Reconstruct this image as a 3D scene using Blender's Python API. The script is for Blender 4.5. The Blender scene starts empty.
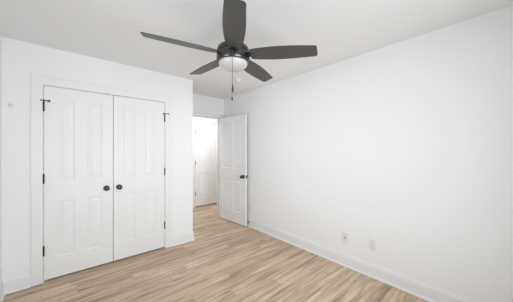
import bpy, bmesh, math
from mathutils import Vector, Matrix
from math import sin, cos, pi, radians as R

S = bpy.context.scene
C = S.collection

# ------------------------------------------------------------ camera, light, exposure
CAMH = 1.363
cd = bpy.data.cameras.new('camera'); cam = bpy.data.objects.new('camera', cd); C.objects.link(cam)
cd.sensor_width = 36; cd.sensor_fit = 'HORIZONTAL'; cd.lens = 36*217.6/513; cd.clip_start = .02
cam.location = (0, 0, CAMH); cam.rotation_euler = (R(90), 0, R(-41.2))
S.camera = cam

EXPOSURE = 0.0
WORLD = 1.1
HALL_W = 18
GLOW_W = 48
GLOW_SPREAD = 125
GLOW_YAW = 5
LEFT_W = 7
LEFT_SPREAD = 80
LEFT_YAW = -20
S.view_settings.view_transform = 'Standard'; S.view_settings.look = 'None'
S.view_settings.gamma = 1; S.view_settings.use_curve_mapping = False
S.view_settings.exposure = EXPOSURE
w = bpy.data.worlds.new('overcast_sky'); S.world = w; w.use_nodes = True
bg = w.node_tree.nodes['Background']
bg.inputs[0].default_value = (.88, .93, 1.0, 1); bg.inputs[1].default_value = WORLD

ZC = 2.45          # ceiling
XL, XR = -.46, 2.502
YR, YF, YB = -.80, 3.15, 3.90    # rear, closet front, back wall with doorway
YH = 4.93          # far wall of the hall
XC = 1.46          # closet corner
WT = .12
WIN1 = (-.1, 1.7, .35, 2.2)  # unseen rear window, invented as a source for the room light
WIN2 = (.6, 1.7, .75, 2.1)     # invented left window, lets in extra light: y0 y1 z0 z1

def area(name, loc, rot, sx, sy, power=0, portal=False, col=(1, 1, 1), spread=180):
    l = bpy.data.lights.new(name, 'AREA'); l.shape = 'RECTANGLE'; l.size = sx; l.size_y = sy
    l.energy = power; l.color = col
    l.spread = R(spread)
    if portal: l.cycles.is_portal = True
    o = bpy.data.objects.new(name, l); C.objects.link(o); o.location = loc; o.rotation_euler = rot
    return o
area('added_rear_window_portal', ((WIN1[0]+WIN1[1])/2, YR-WT-.02, (WIN1[2]+WIN1[3])/2), (R(90), 0, 0), WIN1[1]-WIN1[0], WIN1[3]-WIN1[2], portal=True)  # sky portal for the invented rear window
area('rear_window_added_fill', ((WIN1[0]+WIN1[1])/2, YR-WT-.2, (WIN1[2]+WIN1[3])/2), (R(90), 0, R(-GLOW_YAW)), WIN1[1]-WIN1[0], WIN1[3]-WIN1[2], GLOW_W, spread=GLOW_SPREAD, col=(.975, .975, 1.035))  # added lamp outside the invented rear window, brightens the far walls
area('added_left_window_portal', (XL-WT-.02, (WIN2[0]+WIN2[1])/2, (WIN2[2]+WIN2[3])/2), (R(90), 0, R(-90)), WIN2[1]-WIN2[0], WIN2[3]-WIN2[2], portal=True)  # sky portal for the invented left window
area('left_window_added_fill', (XL-WT-.22, (WIN2[0]+WIN2[1])/2, (WIN2[2]+WIN2[3])/2), (R(90), 0, R(-90-LEFT_YAW)), WIN2[1]-WIN2[0], WIN2[3]-WIN2[2], LEFT_W, spread=LEFT_SPREAD, col=(.975, .975, 1.035))  # lamp added outside the invented left window to lift the right wall
area('hall_ceiling_light', (2.2, 4.25, ZC-.03), (0, 0, 0), 1.8, .5, HALL_W, col=(1, .98, .97))

# ------------------------------------------------------------ materials
def mat(name, col, rough=.5, metal=0, spec=.5, bump=0, bscale=200):
    m = bpy.data.materials.new(name); m.use_nodes = True
    nt = m.node_tree; b = nt.nodes['Principled BSDF']
    b.inputs['Base Color'].default_value = (*col, 1); b.inputs['Roughness'].default_value = rough
    b.inputs['Metallic'].default_value = metal; b.inputs['Specular IOR Level'].default_value = spec
    tc = nt.nodes.new('ShaderNodeTexCoord')
    n = nt.nodes.new('ShaderNodeTexNoise'); n.inputs['Scale'].default_value = bscale
    nt.links.new(tc.outputs['Object'], n.inputs['Vector'])
    r = nt.nodes.new('ShaderNodeMapRange')
    r.inputs['To Min'].default_value = max(0, rough-.04); r.inputs['To Max'].default_value = min(1, rough+.04)
    nt.links.new(n.outputs['Fac'], r.inputs['Value']); nt.links.new(r.outputs[0], b.inputs['Roughness'])
    if bump:
        bp = nt.nodes.new('ShaderNodeBump'); bp.inputs['Strength'].default_value = bump; bp.inputs['Distance'].default_value = .001
        nt.links.new(n.outputs['Fac'], bp.inputs['Height']); nt.links.new(bp.outputs[0], b.inputs['Normal'])
    return m

WALL = mat('wall_paint', (.90, .90, .905), .75, bump=.15, bscale=400, spec=.3)
CEIL = mat('ceiling_paint', (.90, .895, .895), .9, bump=.2, bscale=300, spec=.2)
TRIM = mat('trim_paint', (.85, .85, .85), .4)
DOOR = mat('door_paint', (.86, .86, .86), .42)
BLACK = mat('black_metal', (.03, .03, .032), .35, .6)
BRONZE = mat('dark_knob_metal', (.07, .068, .066), .35, .6)
GUN = mat('gunmetal', (.085, .082, .079), .2, .85)
DARK = mat('dark_slot', (.01, .01, .01), .5)
PLATE = mat('white_plastic', (.80, .80, .79), .35)
SLOT = mat('grey_slots', (.25, .25, .25), .6)
BRUSH = mat('nickel', (.22, .21, .20), .35, .9)
FOB = mat('dark_wood_fob', (.035, .03, .027), .45)
PATCH = mat('grey_filler', (.70, .695, .69), .9)
RUBBER = mat('dark_rubber', (.03, .03, .032), .7)

def frosted():
    m = mat('frosted_glass', (.58, .57, .555), .35)
    b = m.node_tree.nodes['Principled BSDF']
    b.inputs['Subsurface Weight'].default_value = .3; b.inputs['Subsurface Radius'].default_value = (.02, .02, .02)
    return m
FROST = frosted()

def blade_mat():
    m = mat('charcoal_blade', (.095, .092, .087), .42)
    nt = m.node_tree; b = nt.nodes['Principled BSDF']
    tc = nt.nodes.new('ShaderNodeTexCoord'); mp = nt.nodes.new('ShaderNodeMapping'); mp.inputs['Scale'].default_value = (4, 90, 4)
    n = nt.nodes.new('ShaderNodeTexNoise'); n.inputs['Scale'].default_value = 1.5; n.inputs['Detail'].default_value = 4
    cr = nt.nodes.new('ShaderNodeValToRGB')
    cr.color_ramp.elements[0].color = (.060, .0585, .0565, 1); cr.color_ramp.elements[1].color = (.079, .077, .074, 1)
    nt.links.new(tc.outputs['Object'], mp.inputs['Vector']); nt.links.new(mp.outputs[0], n.inputs['Vector'])
    nt.links.new(n.outputs['Fac'], cr.inputs['Fac']); nt.links.new(cr.outputs[0], b.inputs['Base Color'])
    return m
BLADE = blade_mat()

def glass():
    m = bpy.data.materials.new('window_glass'); m.use_nodes = True; nt = m.node_tree
    nt.nodes.clear(); o = nt.nodes.new('ShaderNodeOutputMaterial'); t = nt.nodes.new('ShaderNodeBsdfTransparent')
    g = nt.nodes.new('ShaderNodeBsdfGlossy'); g.inputs['Roughness'].default_value = .02
    t.inputs[0].default_value = (.95, .97, .96, 1)
    mx = nt.nodes.new('ShaderNodeMixShader'); mx.inputs[0].default_value = .06
    nt.links.new(t.outputs[0], mx.inputs[1]); nt.links.new(g.outputs[0], mx.inputs[2]); nt.links.new(mx.outputs[0], o.inputs[0])
    return m
GLASS = glass()

def floor_mat():
    m = bpy.data.materials.new('oak_planks'); m.use_nodes = True; nt = m.node_tree; L = nt.links.new
    b = nt.nodes['Principled BSDF']
    def N(t, **k):
        n = nt.nodes.new(t)
        for a, v in k.items(): setattr(n, a, v)
        return n
    def M(op, a, b2=None, c=None):
        n = N('ShaderNodeMath', operation=op)
        for i, v in enumerate((a, b2, c)):
            if v is None: continue
            if isinstance(v, (int, float)): n.inputs[i].default_value = v
            else: L(v, n.inputs[i])
        return n.outputs[0]
    tc = N('ShaderNodeTexCoord'); sp = N('ShaderNodeSeparateXYZ'); L(tc.outputs['Object'], sp.inputs[0])
    PW, PL = .152, 1.22
    v = M('DIVIDE', M('ADD', sp.outputs['Y'], 5.03), PW); row = M('FLOOR', v); fv = M('FRACT', v)
    wn = N('ShaderNodeTexWhiteNoise', noise_dimensions='1D'); L(row, wn.inputs['W'])
    u = M('ADD', M('DIVIDE', M('ADD', sp.outputs['X'], 7.0), PL), wn.outputs['Value'])
    col = M('FLOOR', u); fu = M('FRACT', u)
    cb = N('ShaderNodeCombineXYZ'); L(row, cb.inputs[0]); L(col, cb.inputs[1])
    w2 = N('ShaderNodeTexWhiteNoise', noise_dimensions='2D'); L(cb.outputs[0], w2.inputs['Vector'])
    pid = w2.outputs['Value']
    # grain coordinates, shifted for each plank
    gx = M('ADD', sp.outputs['X'], M('MULTIPLY', pid, 37.0)); gy = M('ADD', sp.outputs['Y'], M('MULTIPLY', pid, 11.0))
    def grain(sx, sy, det, dist=0.0, rough=.55):
        c = N('ShaderNodeCombineXYZ'); L(M('MULTIPLY', gx, sx), c.inputs[0]); L(M('MULTIPLY', gy, sy), c.inputs[1])
        n = N('ShaderNodeTexNoise'); n.inputs['Scale'].default_value = 1; n.inputs['Detail'].default_value = det
        n.inputs['Distortion'].default_value = dist; n.inputs['Roughness'].default_value = rough
        L(c.outputs[0], n.inputs['Vector']); return n.outputs['Fac']
    broad = grain(1.1, 14, 3, .6); mid_ = grain(2.6, 34, 4, .7); fine = grain(8, 150, 3, .2, .65); knots = grain(7, 45, 3, 1.2)
    f = M('ADD', M('MULTIPLY', M('SUBTRACT', broad, .5), 1.8), M('MULTIPLY', M('SUBTRACT', fine, .5), .7))
    f = M('ADD', f, M('MULTIPLY', M('SUBTRACT', mid_, .5), 1.0))
    f = M('ADD', f, M('ADD', .44, M('MULTIPLY', pid, .18)))
    cr = N('ShaderNodeValToRGB'); L(f, cr.inputs['Fac']); e = cr.color_ramp.elements
    e[0].position = 0; e[0].color = (.255, .180, .116, 1)
    e[1].position = 1; e[1].color = (.82, .66, .485, 1)
    a = e.new(.35); a.color = (.475, .353, .232, 1)
    a = e.new(.62); a.color = (.635, .49, .340, 1)
    kr = N('ShaderNodeMapRange'); kr.inputs['From Min'].default_value = .63; kr.inputs['From Max'].default_value = .76
    kr.inputs['To Min'].default_value = 0; kr.inputs['To Max'].default_value = .75; L(knots, kr.inputs['Value'])
    mx = N('ShaderNodeMix', data_type='RGBA'); L(kr.outputs[0], mx.inputs['Factor']); L(cr.outputs[0], mx.inputs['A']); mx.inputs['B'].default_value = (.17, .115, .08, 1)
    # seams
    ev = M('MULTIPLY', M('MINIMUM', fv, M('SUBTRACT', 1, fv)), PW); eu = M('MULTIPLY', M('MINIMUM', fu, M('SUBTRACT', 1, fu)), PL)
    seam = M('LESS_THAN', M('MINIMUM', ev, eu), .0013)
    ms = N('ShaderNodeMix', data_type='RGBA'); L(M('MULTIPLY', seam, .25), ms.inputs['Factor']); L(mx.outputs['Result'], ms.inputs['A']); ms.inputs['B'].default_value = (.12, .085, .06, 1)
    L(ms.outputs['Result'], b.inputs['Base Color'])
    b.inputs['Roughness'].default_value = .42; b.inputs['Specular IOR Level'].default_value = .4
    bp = N('ShaderNodeBump'); bp.inputs['Strength'].default_value = .15; bp.inputs['Distance'].default_value = .001
    L(M('SUBTRACT', fine, M('MULTIPLY', seam, 1.5)), bp.inputs['Height']); L(bp.outputs[0], b.inputs['Normal'])
    return m
FLOOR = floor_mat()

# ------------------------------------------------------------ helpers
def add_box(bm, x0, x1, y0, y1, z0, z1, bev=0):
    vs = [bm.verts.new((x, y, z)) for x in (x0, x1) for y in (y0, y1) for z in (z0, z1)]
    F = [(0, 1, 3, 2), (4, 6, 7, 5), (0, 4, 5, 1), (2, 3, 7, 6), (0, 2, 6, 4), (1, 5, 7, 3)]
    fs = [bm.faces.new([vs[i] for i in f]) for f in F]
    if bev:
        es = list({e for f in fs for e in f.edges})
        bmesh.ops.bevel(bm, geom=es, offset=bev, segments=2, profile=.5, affect='EDGES')

def lathe(bm, prof, seg=32, M=Matrix(), cap=True):
    """prof: list of (r, z) revolved about z, then transformed by M."""
    rings = []
    for r, z in prof:
        if r < 1e-6: rings.append([bm.verts.new(M @ Vector((0, 0, z)))])
        else: rings.append([bm.verts.new(M @ Vector((r*cos(2*pi*k/seg), r*sin(2*pi*k/seg), z))) for k in range(seg)])
    for a, b in zip(rings, rings[1:]):
        for k in range(seg):
            k2 = (k+1) % seg
            if len(a) == 1 and len(b) == 1: continue
            if len(a) == 1: bm.faces.new((a[0], b[k], b[k2]))
            elif len(b) == 1: bm.faces.new((a[k], b[0], a[k2]))
            else: bm.faces.new((a[k], b[k], b[k2], a[k2]))
    if cap:
        for r in (rings[0], rings[-1]):
            if len(r) > 1: bm.faces.new(r)

def obj(name, bm, m, parent=None, loc=None, rotz=None, smooth=False):
    bmesh.ops.recalc_face_normals(bm, faces=bm.faces[:])
    me = bpy.data.meshes.new(name); bm.to_mesh(me); bm.free()
    me.materials.append(m)
    if smooth:
        for p in me.polygons: p.use_smooth = True
        me.set_sharp_from_angle(angle=R(35))
    o = bpy.data.objects.new(name, me); C.objects.link(o)
    if parent: o.parent = parent
    if loc: o.location = loc
    if rotz is not None: o.rotation_euler = (0, 0, rotz)
    return o

def thing(name, label, cat, loc, rot=(0, 0, 0), group=None, kind=None):
    o = bpy.data.objects.new(name, None); C.objects.link(o); o.empty_display_size = .1
    o.location = loc; o.rotation_euler = rot
    if label: o['label'] = label
    if cat: o['category'] = cat
    if group: o['group'] = group
    if kind: o['kind'] = kind
    return o

def struct(name, bm, m, label=None, smooth=False):
    o = obj(name, bm, m, smooth=smooth); o['kind'] = 'structure'
    if label: o['label'] = label
    return o

def wall_open(bm, axis, a0, a1, t0, t1, z0, z1, opens):
    """wall slab with rectangular openings; axis 'x' runs along x (t = y range) or 'y'."""
    cuts = sorted({a0, a1, *[o[0] for o in opens], *[o[1] for o in opens]})
    for p, q in zip(cuts, cuts[1:]):
        op = [o for o in opens if o[0] <= p+1e-6 and o[1] >= q-1e-6]
        spans = [(z0, z1)]
        if op: spans = [(z0, op[0][2]), (op[0][3], z1)]
        for s0, s1 in spans:
            if s1-s0 < 1e-4: continue
            if axis == 'x': add_box(bm, p, q, t0, t1, s0, s1)
            else: add_box(bm, t0, t1, p, q, s0, s1)

# ------------------------------------------------------------ room shell
RH = 2.035                       # bedroom doorway height
DH = 2.045                       # door opening height (finished)
CX0, CX1 = -.175, 1.043          # closet opening
RX0, RX1 = 1.582, 2.402          # room doorway
HX0, HX1 = 2.350, 3.12          # hall door opening
HXL, HXR = .9, 3.7               # hall ends
YE = YH+.5

bm = bmesh.new(); add_box(bm, XL-WT, HXR+WT, YR-WT, YE, -.12, 0)
struct('floor', bm, FLOOR, 'light brown wood plank floor running through bedroom and hall')
bm = bmesh.new(); add_box(bm, XL-WT, HXR+WT, YR-WT, YE, ZC, ZC+.12)
struct('ceiling', bm, CEIL, 'flat white painted ceiling')
bm = bmesh.new(); wall_open(bm, 'y', YR-WT, YH, XL-WT, XL, 0, ZC, [WIN2]); struct('wall_left', bm, WALL, 'white wall at the left edge of the room')
bm = bmesh.new(); wall_open(bm, 'x', XL, XR, YR-WT, YR, 0, ZC, [WIN1]); struct('wall_rear', bm, WALL, 'white wall behind the camera with an added window')
bm = bmesh.new(); add_box(bm, XR, XR+WT, YR-WT, YB, 0, ZC); struct('wall_right', bm, WALL, 'long plain white wall on the right')
bm = bmesh.new(); wall_open(bm, 'x', XL, XC-WT, YF, YF+WT, 0, ZC, [(CX0-.02, CX1+.02, 0, DH+.02)])
add_box(bm, XC-WT, XC, YF, YB, 0, ZC); struct('wall_closet', bm, WALL, 'white wall around the double closet doors')
bm = bmesh.new(); wall_open(bm, 'x', XL, HXR, YB, YB+.115, 0, ZC, [(RX0-.02, RX1+.02, 0, RH+.02)]); struct('wall_back', bm, WALL, 'white wall holding the bedroom doorway')
bm = bmesh.new(); wall_open(bm, 'x', XL, HXR, YH, YH+.12, 0, ZC, [(HX0-.02, HX1+.02, 0, DH+.02)])
add_box(bm, HX0-.3, HX1+.3, YE-.12, YE, 0, ZC); add_box(bm, HX0-.42, HX0-.3, YH+.12, YE, 0, ZC); add_box(bm, HX1+.3, HX1+.42, YH+.12, YE, 0, ZC)
struct('wall_hall', bm, WALL, 'bright white hall wall seen through the doorway')
bm = bmesh.new(); add_box(bm, HXR, HXR+WT, YB, YH+.12, 0, ZC); struct('wall_hall_right', bm, WALL)
bm = bmesh.new(); add_box(bm, HXL-WT, HXL, YB+.115, YH, 0, ZC); struct('wall_hall_left', bm, WALL)

# casings with mitred corners plus jambs
CPROF = [(.0, 0), (.0, .011), (.002, .013), (.083, .015), (.087, .013), (.087, .0)]
def casing(bm, u0, u1, zt, yw, side, rev=.005):
    """side -1: projects towards -y."""
    rows = []
    for wd, d in CPROF:
        wd += rev
        y = yw + side*d
        rows.append([bm.verts.new(p) for p in ((u0-wd, y, 0), (u0-wd, y, zt+wd), (u1+wd, y, zt+wd), (u1+wd, y, 0))])
    n = len(rows)
    for i in range(n):
        a, b = rows[i], rows[(i+1) % n]
        for k in range(3): bm.faces.new((a[k], a[k+1], b[k+1], b[k]))
    bm.faces.new([r[0] for r in rows]); bm.faces.new([r[3] for r in rows])
def jambs(bm, u0, u1, zt, y0, y1, stop=None):
    for a, b in ((u0-.02, u0), (u1, u1+.02)): add_box(bm, a, b, y0, y1, 0, zt)
    add_box(bm, u0-.02, u1+.02, y0, y1, zt, zt+.02)
    if stop:
        s0, s1 = stop
        add_box(bm, u0, u0+.011, s0, s1, 0, zt); add_box(bm, u1-.011, u1, s0, s1, 0, zt); add_box(bm, u0+.011, u1-.011, s0, s1, zt-.011, zt)

bm = bmesh.new(); casing(bm, CX0, CX1, DH, YF, -1); jambs(bm, CX0, CX1, DH, YF, YF+WT, (YF+.034, YF+.07))
struct('trim_1', bm, TRIM, 'white casing around the double closet doors')
bm = bmesh.new(); casing(bm, RX0, RX1, RH, YB, -1); casing(bm, RX0, RX1, RH, YB+.115, 1); jambs(bm, RX0, RX1, RH, YB, YB+.115, (YB+.04, YB+.075))
struct('trim_2', bm, TRIM, 'white casing around the open bedroom doorway')
bm = bmesh.new(); casing(bm, HX0, HX1, DH, YH, -1); jambs(bm, HX0, HX1, DH, YH, YH+.12, (YH+.04, YH+.08))
struct('trim_3', bm, TRIM, 'white casing around the hall door')

# baseboards
BPROF = [(0, 0), (.014, 0), (.014, .100), (.0125, .106), (.0125, .116), (.010, .122), (.007, .130), (.005, .138), (0, .140)]
SPROF = [(.014, 0), (.027, 0), (.0262, .006), (.0235, .011), (.0195, .015), (.014, .0165)]
def sweep(bm, prof, path):
    """path: list of (point2d, offset direction2d); profile offset d along the direction."""
    rows = [[bm.verts.new((p[0]+n[0]*d, p[1]+n[1]*d, z)) for p, n in path] for d, z in prof]
    m = len(rows)
    for i in range(m):
        a, b = rows[i], rows[(i+1) % m]
        for k in range(len(path)-1): bm.faces.new((a[k], a[k+1], b[k+1], b[k]))
    bm.faces.new([r[0] for r in rows]); bm.faces.new([r[-1] for r in rows])
def baseboard(name, label, *paths):
    bm = bmesh.new()
    for p in paths: sweep(bm, BPROF, p)
    o = struct(name, bm, TRIM, label)
    b2 = bmesh.new()
    for p in paths: sweep(b2, SPROF, p)
    obj('shoe_moulding', b2, TRIM, o, smooth=True)
cw = .092
baseboard('baseboard_right', 'white baseboard along the long right wall', [((XR, YR), (-1, 1)), ((XR, YB), (-1, -1))])
baseboard('baseboard_closet', 'white baseboard either side of the closet doors',
          [((XL, YF), (1, -1)), ((CX0-cw, YF), (0, -1))],
          [((CX1+cw, YF), (0, -1)), ((XC, YF), (1, -1)), ((XC, YB), (1, -1))])
baseboard('baseboard_left', 'white baseboard along the left wall', [((XL, YR), (1, 1)), ((XL, YF), (1, -1))])
baseboard('baseboard_rear', 'white baseboard behind the camera', [((XL, YR), (1, 1)), ((XR, YR), (-1, 1))])
baseboard('baseboard_hall', 'white baseboard along the hall wall', [((HXL, YH), (1, -1)), ((HX0-cw, YH), (0, -1))], [((HX1+cw, YH), (0, -1)), ((HXR, YH), (-1, -1))])

# unseen windows behind the camera and on the left wall, invented to admit light
def window(name, axis, win, t0, t1, inward, label):
    a0, a1, z0, z1 = win
    root = thing(name, label, None, ((a0+a1)/2, (t0+t1)/2, z0) if axis == 'x' else ((t0+t1)/2, (a0+a1)/2, z0), kind='structure')
    inv = Matrix.Translation(-root.location)
    def bx(bm, p, q, s, t, u, v):
        if axis == 'x': add_box(bm, p, q, min(s, t), max(s, t), u, v)
        else: add_box(bm, min(s, t), max(s, t), p, q, u, v)
    def fin(n, bm, m):
        bmesh.ops.transform(bm, matrix=inv, verts=bm.verts); return obj(n, bm, m, root)
    bm = bmesh.new(); f = .05; d0 = t0+(t1-t0)*.3; d1 = t0+(t1-t0)*.75; zm = (z0+z1)/2
    bx(bm, a0, a0+f, d0, d1, z0, z1); bx(bm, a1-f, a1, d0, d1, z0, z1)
    bx(bm, a0+f, a1-f, d0, d1, z0, z0+f); bx(bm, a0+f, a1-f, d0, d1, z1-f, z1); bx(bm, a0+f, a1-f, d0, d1, zm-.025, zm+.025)
    fr = fin('window_frame', bm, TRIM)
    bm = bmesh.new(); g = (d0+d1)/2
    bx(bm, a0+f, a1-f, g-.003, g+.003, z0+f, zm-.025); bx(bm, a0+f, a1-f, g-.003, g+.003, zm+.025, z1-f); fin('pane', bm, GLASS)
    bm = bmesh.new(); i = inward
    face = t1 if abs(i*t1) >= 0 and ((i > 0 and t1 > t0) or (i < 0 and t1 < t0)) else t0
    bx(bm, a0-.09, a0, face, face+i*.018, z0, z1+.09); bx(bm, a1, a1+.09, face, face+i*.018, z0, z1+.09)
    bx(bm, a0, a1, face, face+i*.018, z1, z1+.09); bx(bm, a0-.11, a1+.11, face, face+i*.05, z0-.025, z0); bx(bm, a0-.09, a1+.09, face, face+i*.018, z0-.10, z0-.025)
    fin('window_casing', bm, TRIM)
window('added_window_1', 'x', WIN1, YR-WT, YR, 1, 'white framed window added behind the camera for light')
window('added_window_2', 'y', WIN2, XL-WT, XL, 1, 'white framed window added in the left wall for light')

# ------------------------------------------------------------ doors
def door_mesh(W, H, T, xs, zs, dp=1.0):
    """slab 0..W, 0..T, 0..H; xs / zs: list of (lo, hi) panel spans; both faces panelled."""
    bm = bmesh.new()
    cx = [0]+[v for s in xs for v in s]+[W]; cz = [0]+[v for s in zs for v in s]+[H]
    rings = [(0, 0), (.004, .0015), (.012, .0050), (.018, .0056), (.024, .0050), (.046, .0018), (.050, .0014)]
    rings = [(a, b*dp) for a, b in rings]
    for side in (0, 1):
        def P(x, z, d): return bm.verts.new((x, d if side == 0 else T-d, z))
        for i, (x0, x1) in enumerate(zip(cx, cx[1:])):
            for j, (z0, z1) in enumerate(zip(cz, cz[1:])):
                if i % 2 and j % 2:
                    prev = None
                    for ins, d in rings:
                        c = [P(x0+ins, z0+ins, d), P(x1-ins, z0+ins, d), P(x1-ins, z1-ins, d), P(x0+ins, z1-ins, d)]
                        if prev:
                            for k in range(4): bm.faces.new((prev[k], prev[(k+1) % 4], c[(k+1) % 4], c[k]))
                        prev = c
                    bm.faces.new(prev)
                else:
                    bm.faces.new([P(x0, z0, 0), P(x1, z0, 0), P(x1, z1, 0), P(x0, z1, 0)])
    def q(*p): bm.faces.new([bm.verts.new(v) for v in p])
    for i, (x0, x1) in enumerate(zip(cx, cx[1:])):
        q((x0, 0, 0), (x1, 0, 0), (x1, T, 0), (x0, T, 0)); q((x0, 0, H), (x1, 0, H), (x1, T, H), (x0, T, H))
    for z0, z1 in zip(cz, cz[1:]):
        q((0, 0, z0), (0, T, z0), (0, T, z1), (0, 0, z1)); q((W, 0, z0), (W, T, z0), (W, T, z1), (W, 0, z1))
    bmesh.ops.remove_doubles(bm, verts=bm.verts, dist=1e-5)
    return bm

KNOB = [(.0, .062), (.012, .0618), (.021, .059), (.0265, .053), (.0275, .047), (.0255, .041), (.018, .034), (.0115, .029), (.0105, .020), (.0115, .010)]
ROSE = [(.0, .012), (.012, .012), (.024, .010), (.030, .006), (.032, .0), (.0, .0)]
def knob(parent, x, y, z, side, sc=1.0):
    """knob projecting towards side*y."""
    M = Matrix.Translation((x, y, z)) @ Matrix.Rotation(R(-90)*side, 4, 'X') @ Matrix.Scale(sc, 4)
    bm = bmesh.new(); lathe(bm, KNOB, 28, M, cap=False); k = obj('knob', bm, BRONZE, parent, smooth=True)
    bm = bmesh.new(); lathe(bm, ROSE, 28, M, cap=False); obj('rosette', bm, BRONZE, k, smooth=True)
def hinge(parent, x, y, z, leafs, h=.09, stop=None, r=.0078):
    """barrel at (x, y); leafs: boxes on the edge."""
    bm = bmesh.new()
    M = Matrix.Translation((x, y, z-h/2))
    lathe(bm, [(.0, -.006), (.0035, -.005), (.0045, 0), (r, 0), (r, h*.2-.0004), (r-.0007, h*.2), (r, h*.2+.0004), (r, h*.4-.0004), (r-.0007, h*.4), (r, h*.4+.0004),
               (r, h*.6-.0004), (r-.0007, h*.6), (r, h*.6+.0004), (r, h), (.0045, h), (.0035, h+.005), (0, h+.006)], 14, M, cap=False)
    for b in leafs: add_box(bm, *b, z-h/2, z+h/2)
    o = obj('hinge', bm, BLACK, parent, smooth=True)
    if stop:
        bm = bmesh.new(); zz = z+h/2+.012
        s = stop
        lathe(bm, [(0, -.006), (.011, -.006), (.011, .006), (0, .006)], 14, Matrix.Translation((x, y, zz)), cap=False)
        RX = Matrix.Rotation(R(90)*s, 4, 'Y')
        lathe(bm, [(.0045, 0), (.0045, .034), (.007, .034), (.007, .038), (.011, .038), (.011, .050), (0, .050)], 12, Matrix.Translation((x, y-.002, zz)) @ RX, cap=True)
        lathe(bm, [(.0045, 0), (.0045, .014), (.008, .014), (.008, .024), (0, .024)], 12, Matrix.Translation((x, y-.002, zz)) @ Matrix.Rotation(R(-90)*s, 4, 'Y'), cap=True)
        obj('hinge_pin_stop', bm, BLACK, o, smooth=True)
    return o

T = .035; GB = .020; GT = .004
HZ = (1.825, 1.075, .325)
PZ = [(.233-GB, .831-GB), (1.04-GB, 1.922-GB)]
DHt = DH-GT-GB
def pxs(W, st, mu): 
    pw = (W-2*st-mu)/2; return [(st, st+pw), (st+pw+mu, W-st)]

mid = (CX0+CX1)/2
def closet_door(name, x0, x1, hl, label):
    root = thing(name, label, 'door', (x0, YF-.002, GB), kind='structure')
    W = x1-x0
    obj('door_panel', door_mesh(W, DHt, T, pxs(W, .106, .108), PZ), DOOR, root)
    kx = W-.066 if hl else .059
    knob(root, kx, 0, .918-GB, -1)
    for i, hz in enumerate(HZ):
        hx = -.0025 if hl else W+.0025
        lf = [(hx-.0016, hx+.0016, -.001, .03)]
        hinge(root, hx, -.0065, hz-GB, lf, h=.098, stop=(1 if hl else 1) if i == 0 else None)
    bx = W-.060 if hl else .035
    bm = bmesh.new(); add_box(bm, bx-.02, bx+.022, -.002, .022, DHt, DHt+.0035); lathe(bm, [(.006, 0), (.006, .0036), (0, .0036)], 12, Matrix.Translation((bx, .012, DHt)), cap=False)
    obj('ball_catch', bm, BLACK, root)
closet_door('door_1', CX0+.003, mid-.0028, True, 'left white four-panel closet door with a dark round knob')
closet_door('door_2', mid+.0028, CX1-.003, False, 'right white four-panel closet door with a dark round knob')

# bedroom door, swung open towards the right wall; local x runs from hinge to latch, local y=0 face looks left
def leaf_door(name, W, loc, rotz, label, H, kx, both=True):
    root = thing(name, label, 'door', loc, (0, 0, rotz), kind='structure')
    obj('door_panel', door_mesh(W, H, T, pxs(W, .112, .112), PZ, 1.8), DOOR, root)
    knob(root, kx, 0, .905-GB, -1, 1.12)
    if both: knob(root, kx, T, .905-GB, 1, 1.12)
    return root
ang = R(-90+4.0)
d = leaf_door('door_3', .813, (2.364, 3.872, .012), ang, 'open white four-panel bedroom door standing near the right wall', RH-.022, .813-.062)
for hz in HZ: hinge(d, -.004, T+.004, hz-GB, [(-.002, .0005, .004, T+.003)])
bm = bmesh.new(); add_box(bm, .813, .8145, .005, .030, .905-GB-.028, .905-GB+.028); add_box(bm, .8145, .822, .012, .023, .905-GB-.008, .905-GB+.008, .002)
obj('latch_plate', bm, BRONZE, d)
W4 = HX1-HX0-.006
d4 = leaf_door('door_4', W4, (HX0+.003, YH+.004, GB), 0, 'closed white hall door with black hinges seen through the doorway', DHt, W4-.062, False)
for hz in HZ: hinge(d4, -.002, -.0045, hz-GB, [(-.0035, -.0005, -.001, .03)], h=.1, r=.013)

# ------------------------------------------------------------ ceiling fan
FX, FY = 1.024, 1.458
fan = thing('ceiling_fan', 'charcoal five-blade ceiling fan with frosted dome light and pull chains', 'ceiling fan', (FX, FY, ZC))
def fz(z): return z-ZC
bm = bmesh.new(); lathe(bm, [(0, 0), (.068, 0), (.070, -.006), (.066, -.022), (.050, -.045), (.030, -.056), (0, -.058)], 40); obj('canopy', bm, GUN, fan, smooth=True)
bm = bmesh.new(); lathe(bm, [(.013, -.055), (.013, fz(2.245))], 20); obj('downrod', bm, GUN, fan, smooth=True)
bm = bmesh.new()
lathe(bm, [(0, fz(2.250)), (.030, fz(2.250)), (.034, fz(2.238)), (.060, fz(2.224)), (.098, fz(2.214)), (.118, fz(2.204)), (.129, fz(2.190)), (.131, fz(2.176)), (.131, fz(2.163)), (.126, fz(2.161)), (.126, fz(2.152)), (0, fz(2.152))], 64, cap=False)
h = obj('motor_housing', bm, GUN, fan, smooth=True)
bm = bmesh.new()
lathe(bm, [(0, fz(2.151)), (.127, fz(2.151)), (.132, fz(2.149)), (.134, fz(2.140)), (.134, fz(2.091)), (.131, fz(2.084)), (.119, fz(2.080)), (0, fz(2.0805))], 64, cap=False)
obj('light_ring', bm, GUN, fan, smooth=True)
bm = bmesh.new()
pr = [(.116, fz(2.0798))] + [(.116*cos(a), fz(2.075)-.059*sin(a)) for a in [R(k*9) for k in range(0, 10)]] + [(0, fz(2.016))]
lathe(bm, [(0, fz(2.0798))]+pr, 56, cap=False)
obj('light_dome', bm, FROST, fan, smooth=True)

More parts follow.
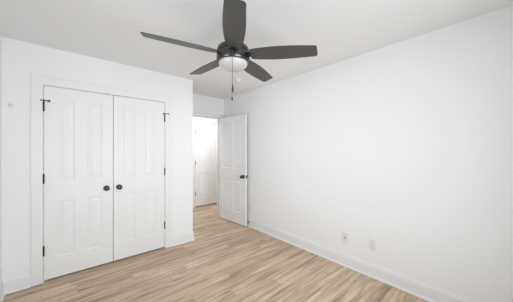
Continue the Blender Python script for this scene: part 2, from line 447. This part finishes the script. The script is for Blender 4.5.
def blade_bm():
    """local +x outwards from the hub axis, +y leading side; built flat, pitched about x."""
    bm = bmesh.new()
    r0, r1 = .150, .668; n = 26; top = []; bot = []
    def half(t):   # half chord
        return .058 + .0155*math.sin(pi*min(1, t*1.05)**.9)*1.0 + .003*t
    up = []; dn = []
    for i in range(n+1):
        t = i/n; x = r0+(r1-.022-r0)*t
        up.append((x, half(t))); dn.append((x, -half(t)))
    hh = half(1)
    # rounded, slightly slanted tip
    c = .022
    tip = []
    for k in range(1, 7):
        a = R(90-k*15); tip.append((r1-.022+c*cos(a), hh-c+c*sin(a)))
    tip2 = []
    for k in range(0, 6):
        a = R(-k*15); tip2.append((r1-.034+c*cos(a), -hh+c+c*sin(a)))
    # root narrows into the iron
    root = [(r0-.006, -.052), (r0-.006, .052)]
    dn = [p for p in dn if p[0] < r1-.036]
    pts = root + up + tip + tip2 + dn[::-1]
    th = .0055
    a = [bm.verts.new((x, y, th/2)) for x, y in pts]; b = [bm.verts.new((x, y, -th/2)) for x, y in pts]
    bm.faces.new(a); bm.faces.new(b[::-1])
    m = len(pts)
    for k in range(m): bm.faces.new((a[k], b[k], b[(k+1) % m], a[(k+1) % m]))
    bmesh.ops.bevel(bm, geom=[e for e in bm.edges if abs(e.verts[0].co.z-e.verts[1].co.z) < 1e-6 and len(e.link_faces) == 2], offset=.0012, segments=1, affect='EDGES')
    return bm
def iron_bm():
    bm = bmesh.new()
    add_box(bm, .085, .150, -.026, .026, -.006, .003, .002)
    pts = [(.140, -.030), (.165, -.040), (.200, -.034), (.218, 0), (.200, .034), (.165, .040), (.140, .030)]
    a = [bm.verts.new((x, y, .0062)) for x, y in pts]; b = [bm.verts.new((x, y, .0030)) for x, y in pts]
    bm.faces.new(a); bm.faces.new(b[::-1])
    for k in range(7): bm.faces.new((a[k], b[k], b[(k+1) % 7], a[(k+1) % 7]))
    return bm
PITCH = R(13)
TH = R(128)
TILT = Matrix.Rotation(R(2.0), 4, Vector((-cos(TH), sin(TH), 0)))   # the rotor hangs slightly out of level
bmesh_blade = None
proto = obj('blade', blade_bm(), BLADE, fan)
irp = obj('blade_iron', iron_bm(), BLACK, proto)
for k in range(5):
    if k == 0: b = proto
    else:
        b = proto.copy(); C.objects.link(b); b.parent = fan
        i2 = irp.copy(); C.objects.link(i2); i2.parent = b
    head = R(70.2+72*k)          # heading clockwise from +y
    az = pi/2-head
    # increasing heading side (local -y) raised
    b.matrix_local = Matrix.Translation((0, 0, fz(2.143))) @ TILT @ Matrix.Rotation(az, 4, 'Z') @ Matrix.Rotation(-PITCH, 4, 'X')

fwd = Vector((sin(R(41.2)), cos(R(41.2)))); rt = Vector((fwd.y, -fwd.x))
def chain(off_f, off_r, ztop, zf0, zf1, fr):
    p = -fwd*off_f+rt*off_r
    bm = bmesh.new(); n = int((ztop-zf0)/.0048)
    for k in range(n):
        z = fz(ztop)-(k+.5)*(ztop-zf0)/n
        bmesh.ops.create_icosphere(bm, subdivisions=1, radius=.0021, matrix=Matrix.Translation((p.x, p.y, z)))
    lathe(bm, [(.0009, fz(ztop)), (.0009, fz(zf0))], 6, Matrix.Translation((p.x, p.y, 0)))
    o = obj('pull_chain', bm, BRUSH, fan, smooth=True)
    bm = bmesh.new(); L = zf0-zf1
    lathe(bm, [(0, 0), (fr*.4, -.002), (fr*.55, -L*.2), (fr, -L*.55), (fr, -L*.85), (fr*.6, -L), (0, -L)], 16, Matrix.Translation((p.x, p.y, fz(zf0))), cap=False)
    obj('chain_fob', bm, FOB, o, smooth=True)
chain(.1375, .007, 2.110, 1.772, 1.744, .0065)
chain(.1385, .011, 2.110, 1.866, 1.802, .0075)

# ------------------------------------------------------------ small things
def screw(bm, x, y, z): lathe(bm, [(0, .0065), (.002, .0065), (.003, .0055), (.003, .004), (0, .004)], 10, Matrix.Translation((x, y, z)) @ Matrix.Rotation(R(90), 4, 'X'), cap=False)
def plate_root(name, label, y, z, cat, group=None):
    # local -y faces into the room (world -x)
    return thing(name, label, cat, (XR, y, z), (0, 0, R(-90)), group)
def plate(root):
    bm = bmesh.new(); add_box(bm, -.036, .036, -.0055, 0, -.059, .059, .002)
    return obj('cover_plate', bm, PLATE, root)
def outlet(y, z, label):
    r = plate_root('wall_outlet', label, y, z, 'outlet'); plate(r)
    for s in (-1, 1):
        bm = bmesh.new(); add_box(bm, -.0165, .0165, -.0085, -.0045, s*.0195-.014, s*.0195+.014, .0015); o = obj('socket', bm, PLATE, r)
        bm = bmesh.new(); add_box(bm, -.0075, -.0055, -.0088, -.008, s*.0195-.003, s*.0195+.006); add_box(bm, .0055, .0075, -.0088, -.008, s*.0195-.002, s*.0195+.005)
        add_box(bm, -.002, .002, -.0088, -.008, s*.0195-.010, s*.0195-.006); obj('slots', bm, SLOT, o)
    bm = bmesh.new(); screw(bm, 0, 0, 0); obj('screw', bm, PLATE, r, smooth=True)
outlet(.948, .345, 'white duplex outlet low on right wall, nearest the camera')
outlet(3.02, .318, 'white duplex outlet low on right wall beside the open door')
r = plate_root('coax_wall_plate', 'white cable wall plate with small dark center jack, low on right wall', 1.255, .330, 'wall plate'); plate(r)
bm = bmesh.new(); lathe(bm, [(0, .014), (.0025, .014), (.0045, .014), (.0048, .013), (.0048, .006), (.0085, .006), (.0085, .0055), (.0085, .004), (0, .004)], 6, Matrix.Rotation(R(90), 4, 'X'), cap=False); obj('jack', bm, BRONZE, r)
for s in (-1, 1):
    bm = bmesh.new(); screw(bm, 0, 0, s*.042); obj('screw', bm, PLATE, r, smooth=True)

det = thing('smoke_detector', 'small round white detector on the ceiling beyond the fan', 'smoke detector', (1.956, 2.644, ZC))
bm = bmesh.new(); lathe(bm, [(0, 0), (.042, 0), (.042, -.012), (.040, -.015), (0, -.012)], 32, cap=False); obj('base', bm, PLATE, det, smooth=True)
bm = bmesh.new(); lathe(bm, [(0, -.0152), (.037, -.0152), (.038, -.020), (.034, -.038), (.024, -.046), (0, -.047)], 32, cap=False); obj('cover', bm, PLATE, det, smooth=True)

ds = thing('door_stop', 'small dark door stop on the baseboard beside the edge of the open door', 'door stop', (XR-.014, 3.045, .082), (0, R(-90), 0))
bm = bmesh.new(); lathe(bm, [(0, 0), (.011, 0), (.011, .003), (.006, .006), (0, .006)], 16, cap=False); obj('base', bm, BRONZE, ds, smooth=True)
bm = bmesh.new(); pr = []
for k in range(6): pr += [(.0045, .006+k*.0018), (.0058, .0069+k*.0018)]
lathe(bm, pr, 14); obj('spring', bm, BRONZE, ds, smooth=True)
bm = bmesh.new(); lathe(bm, [(0, .016), (.010, .016), (.012, .018), (.012, .026), (.009, .029), (0, .029)], 16, cap=False); obj('rubber_tip', bm, RUBBER, ds, smooth=True)

bm = bmesh.new(); lathe(bm, [(0, .004), (.006, .004), (.013, .0025), (.017, .0004), (.017, 0), (0, 0)], 20, Matrix.Rotation(R(90), 4, 'X'), cap=False)
o = obj('wall_hook', bm, PATCH, loc=(-.405, YF, 1.806), smooth=True)
o['label'] = 'tiny pale grey nail cover high on white wall left of closet doors'; o['category'] = 'wall hook'
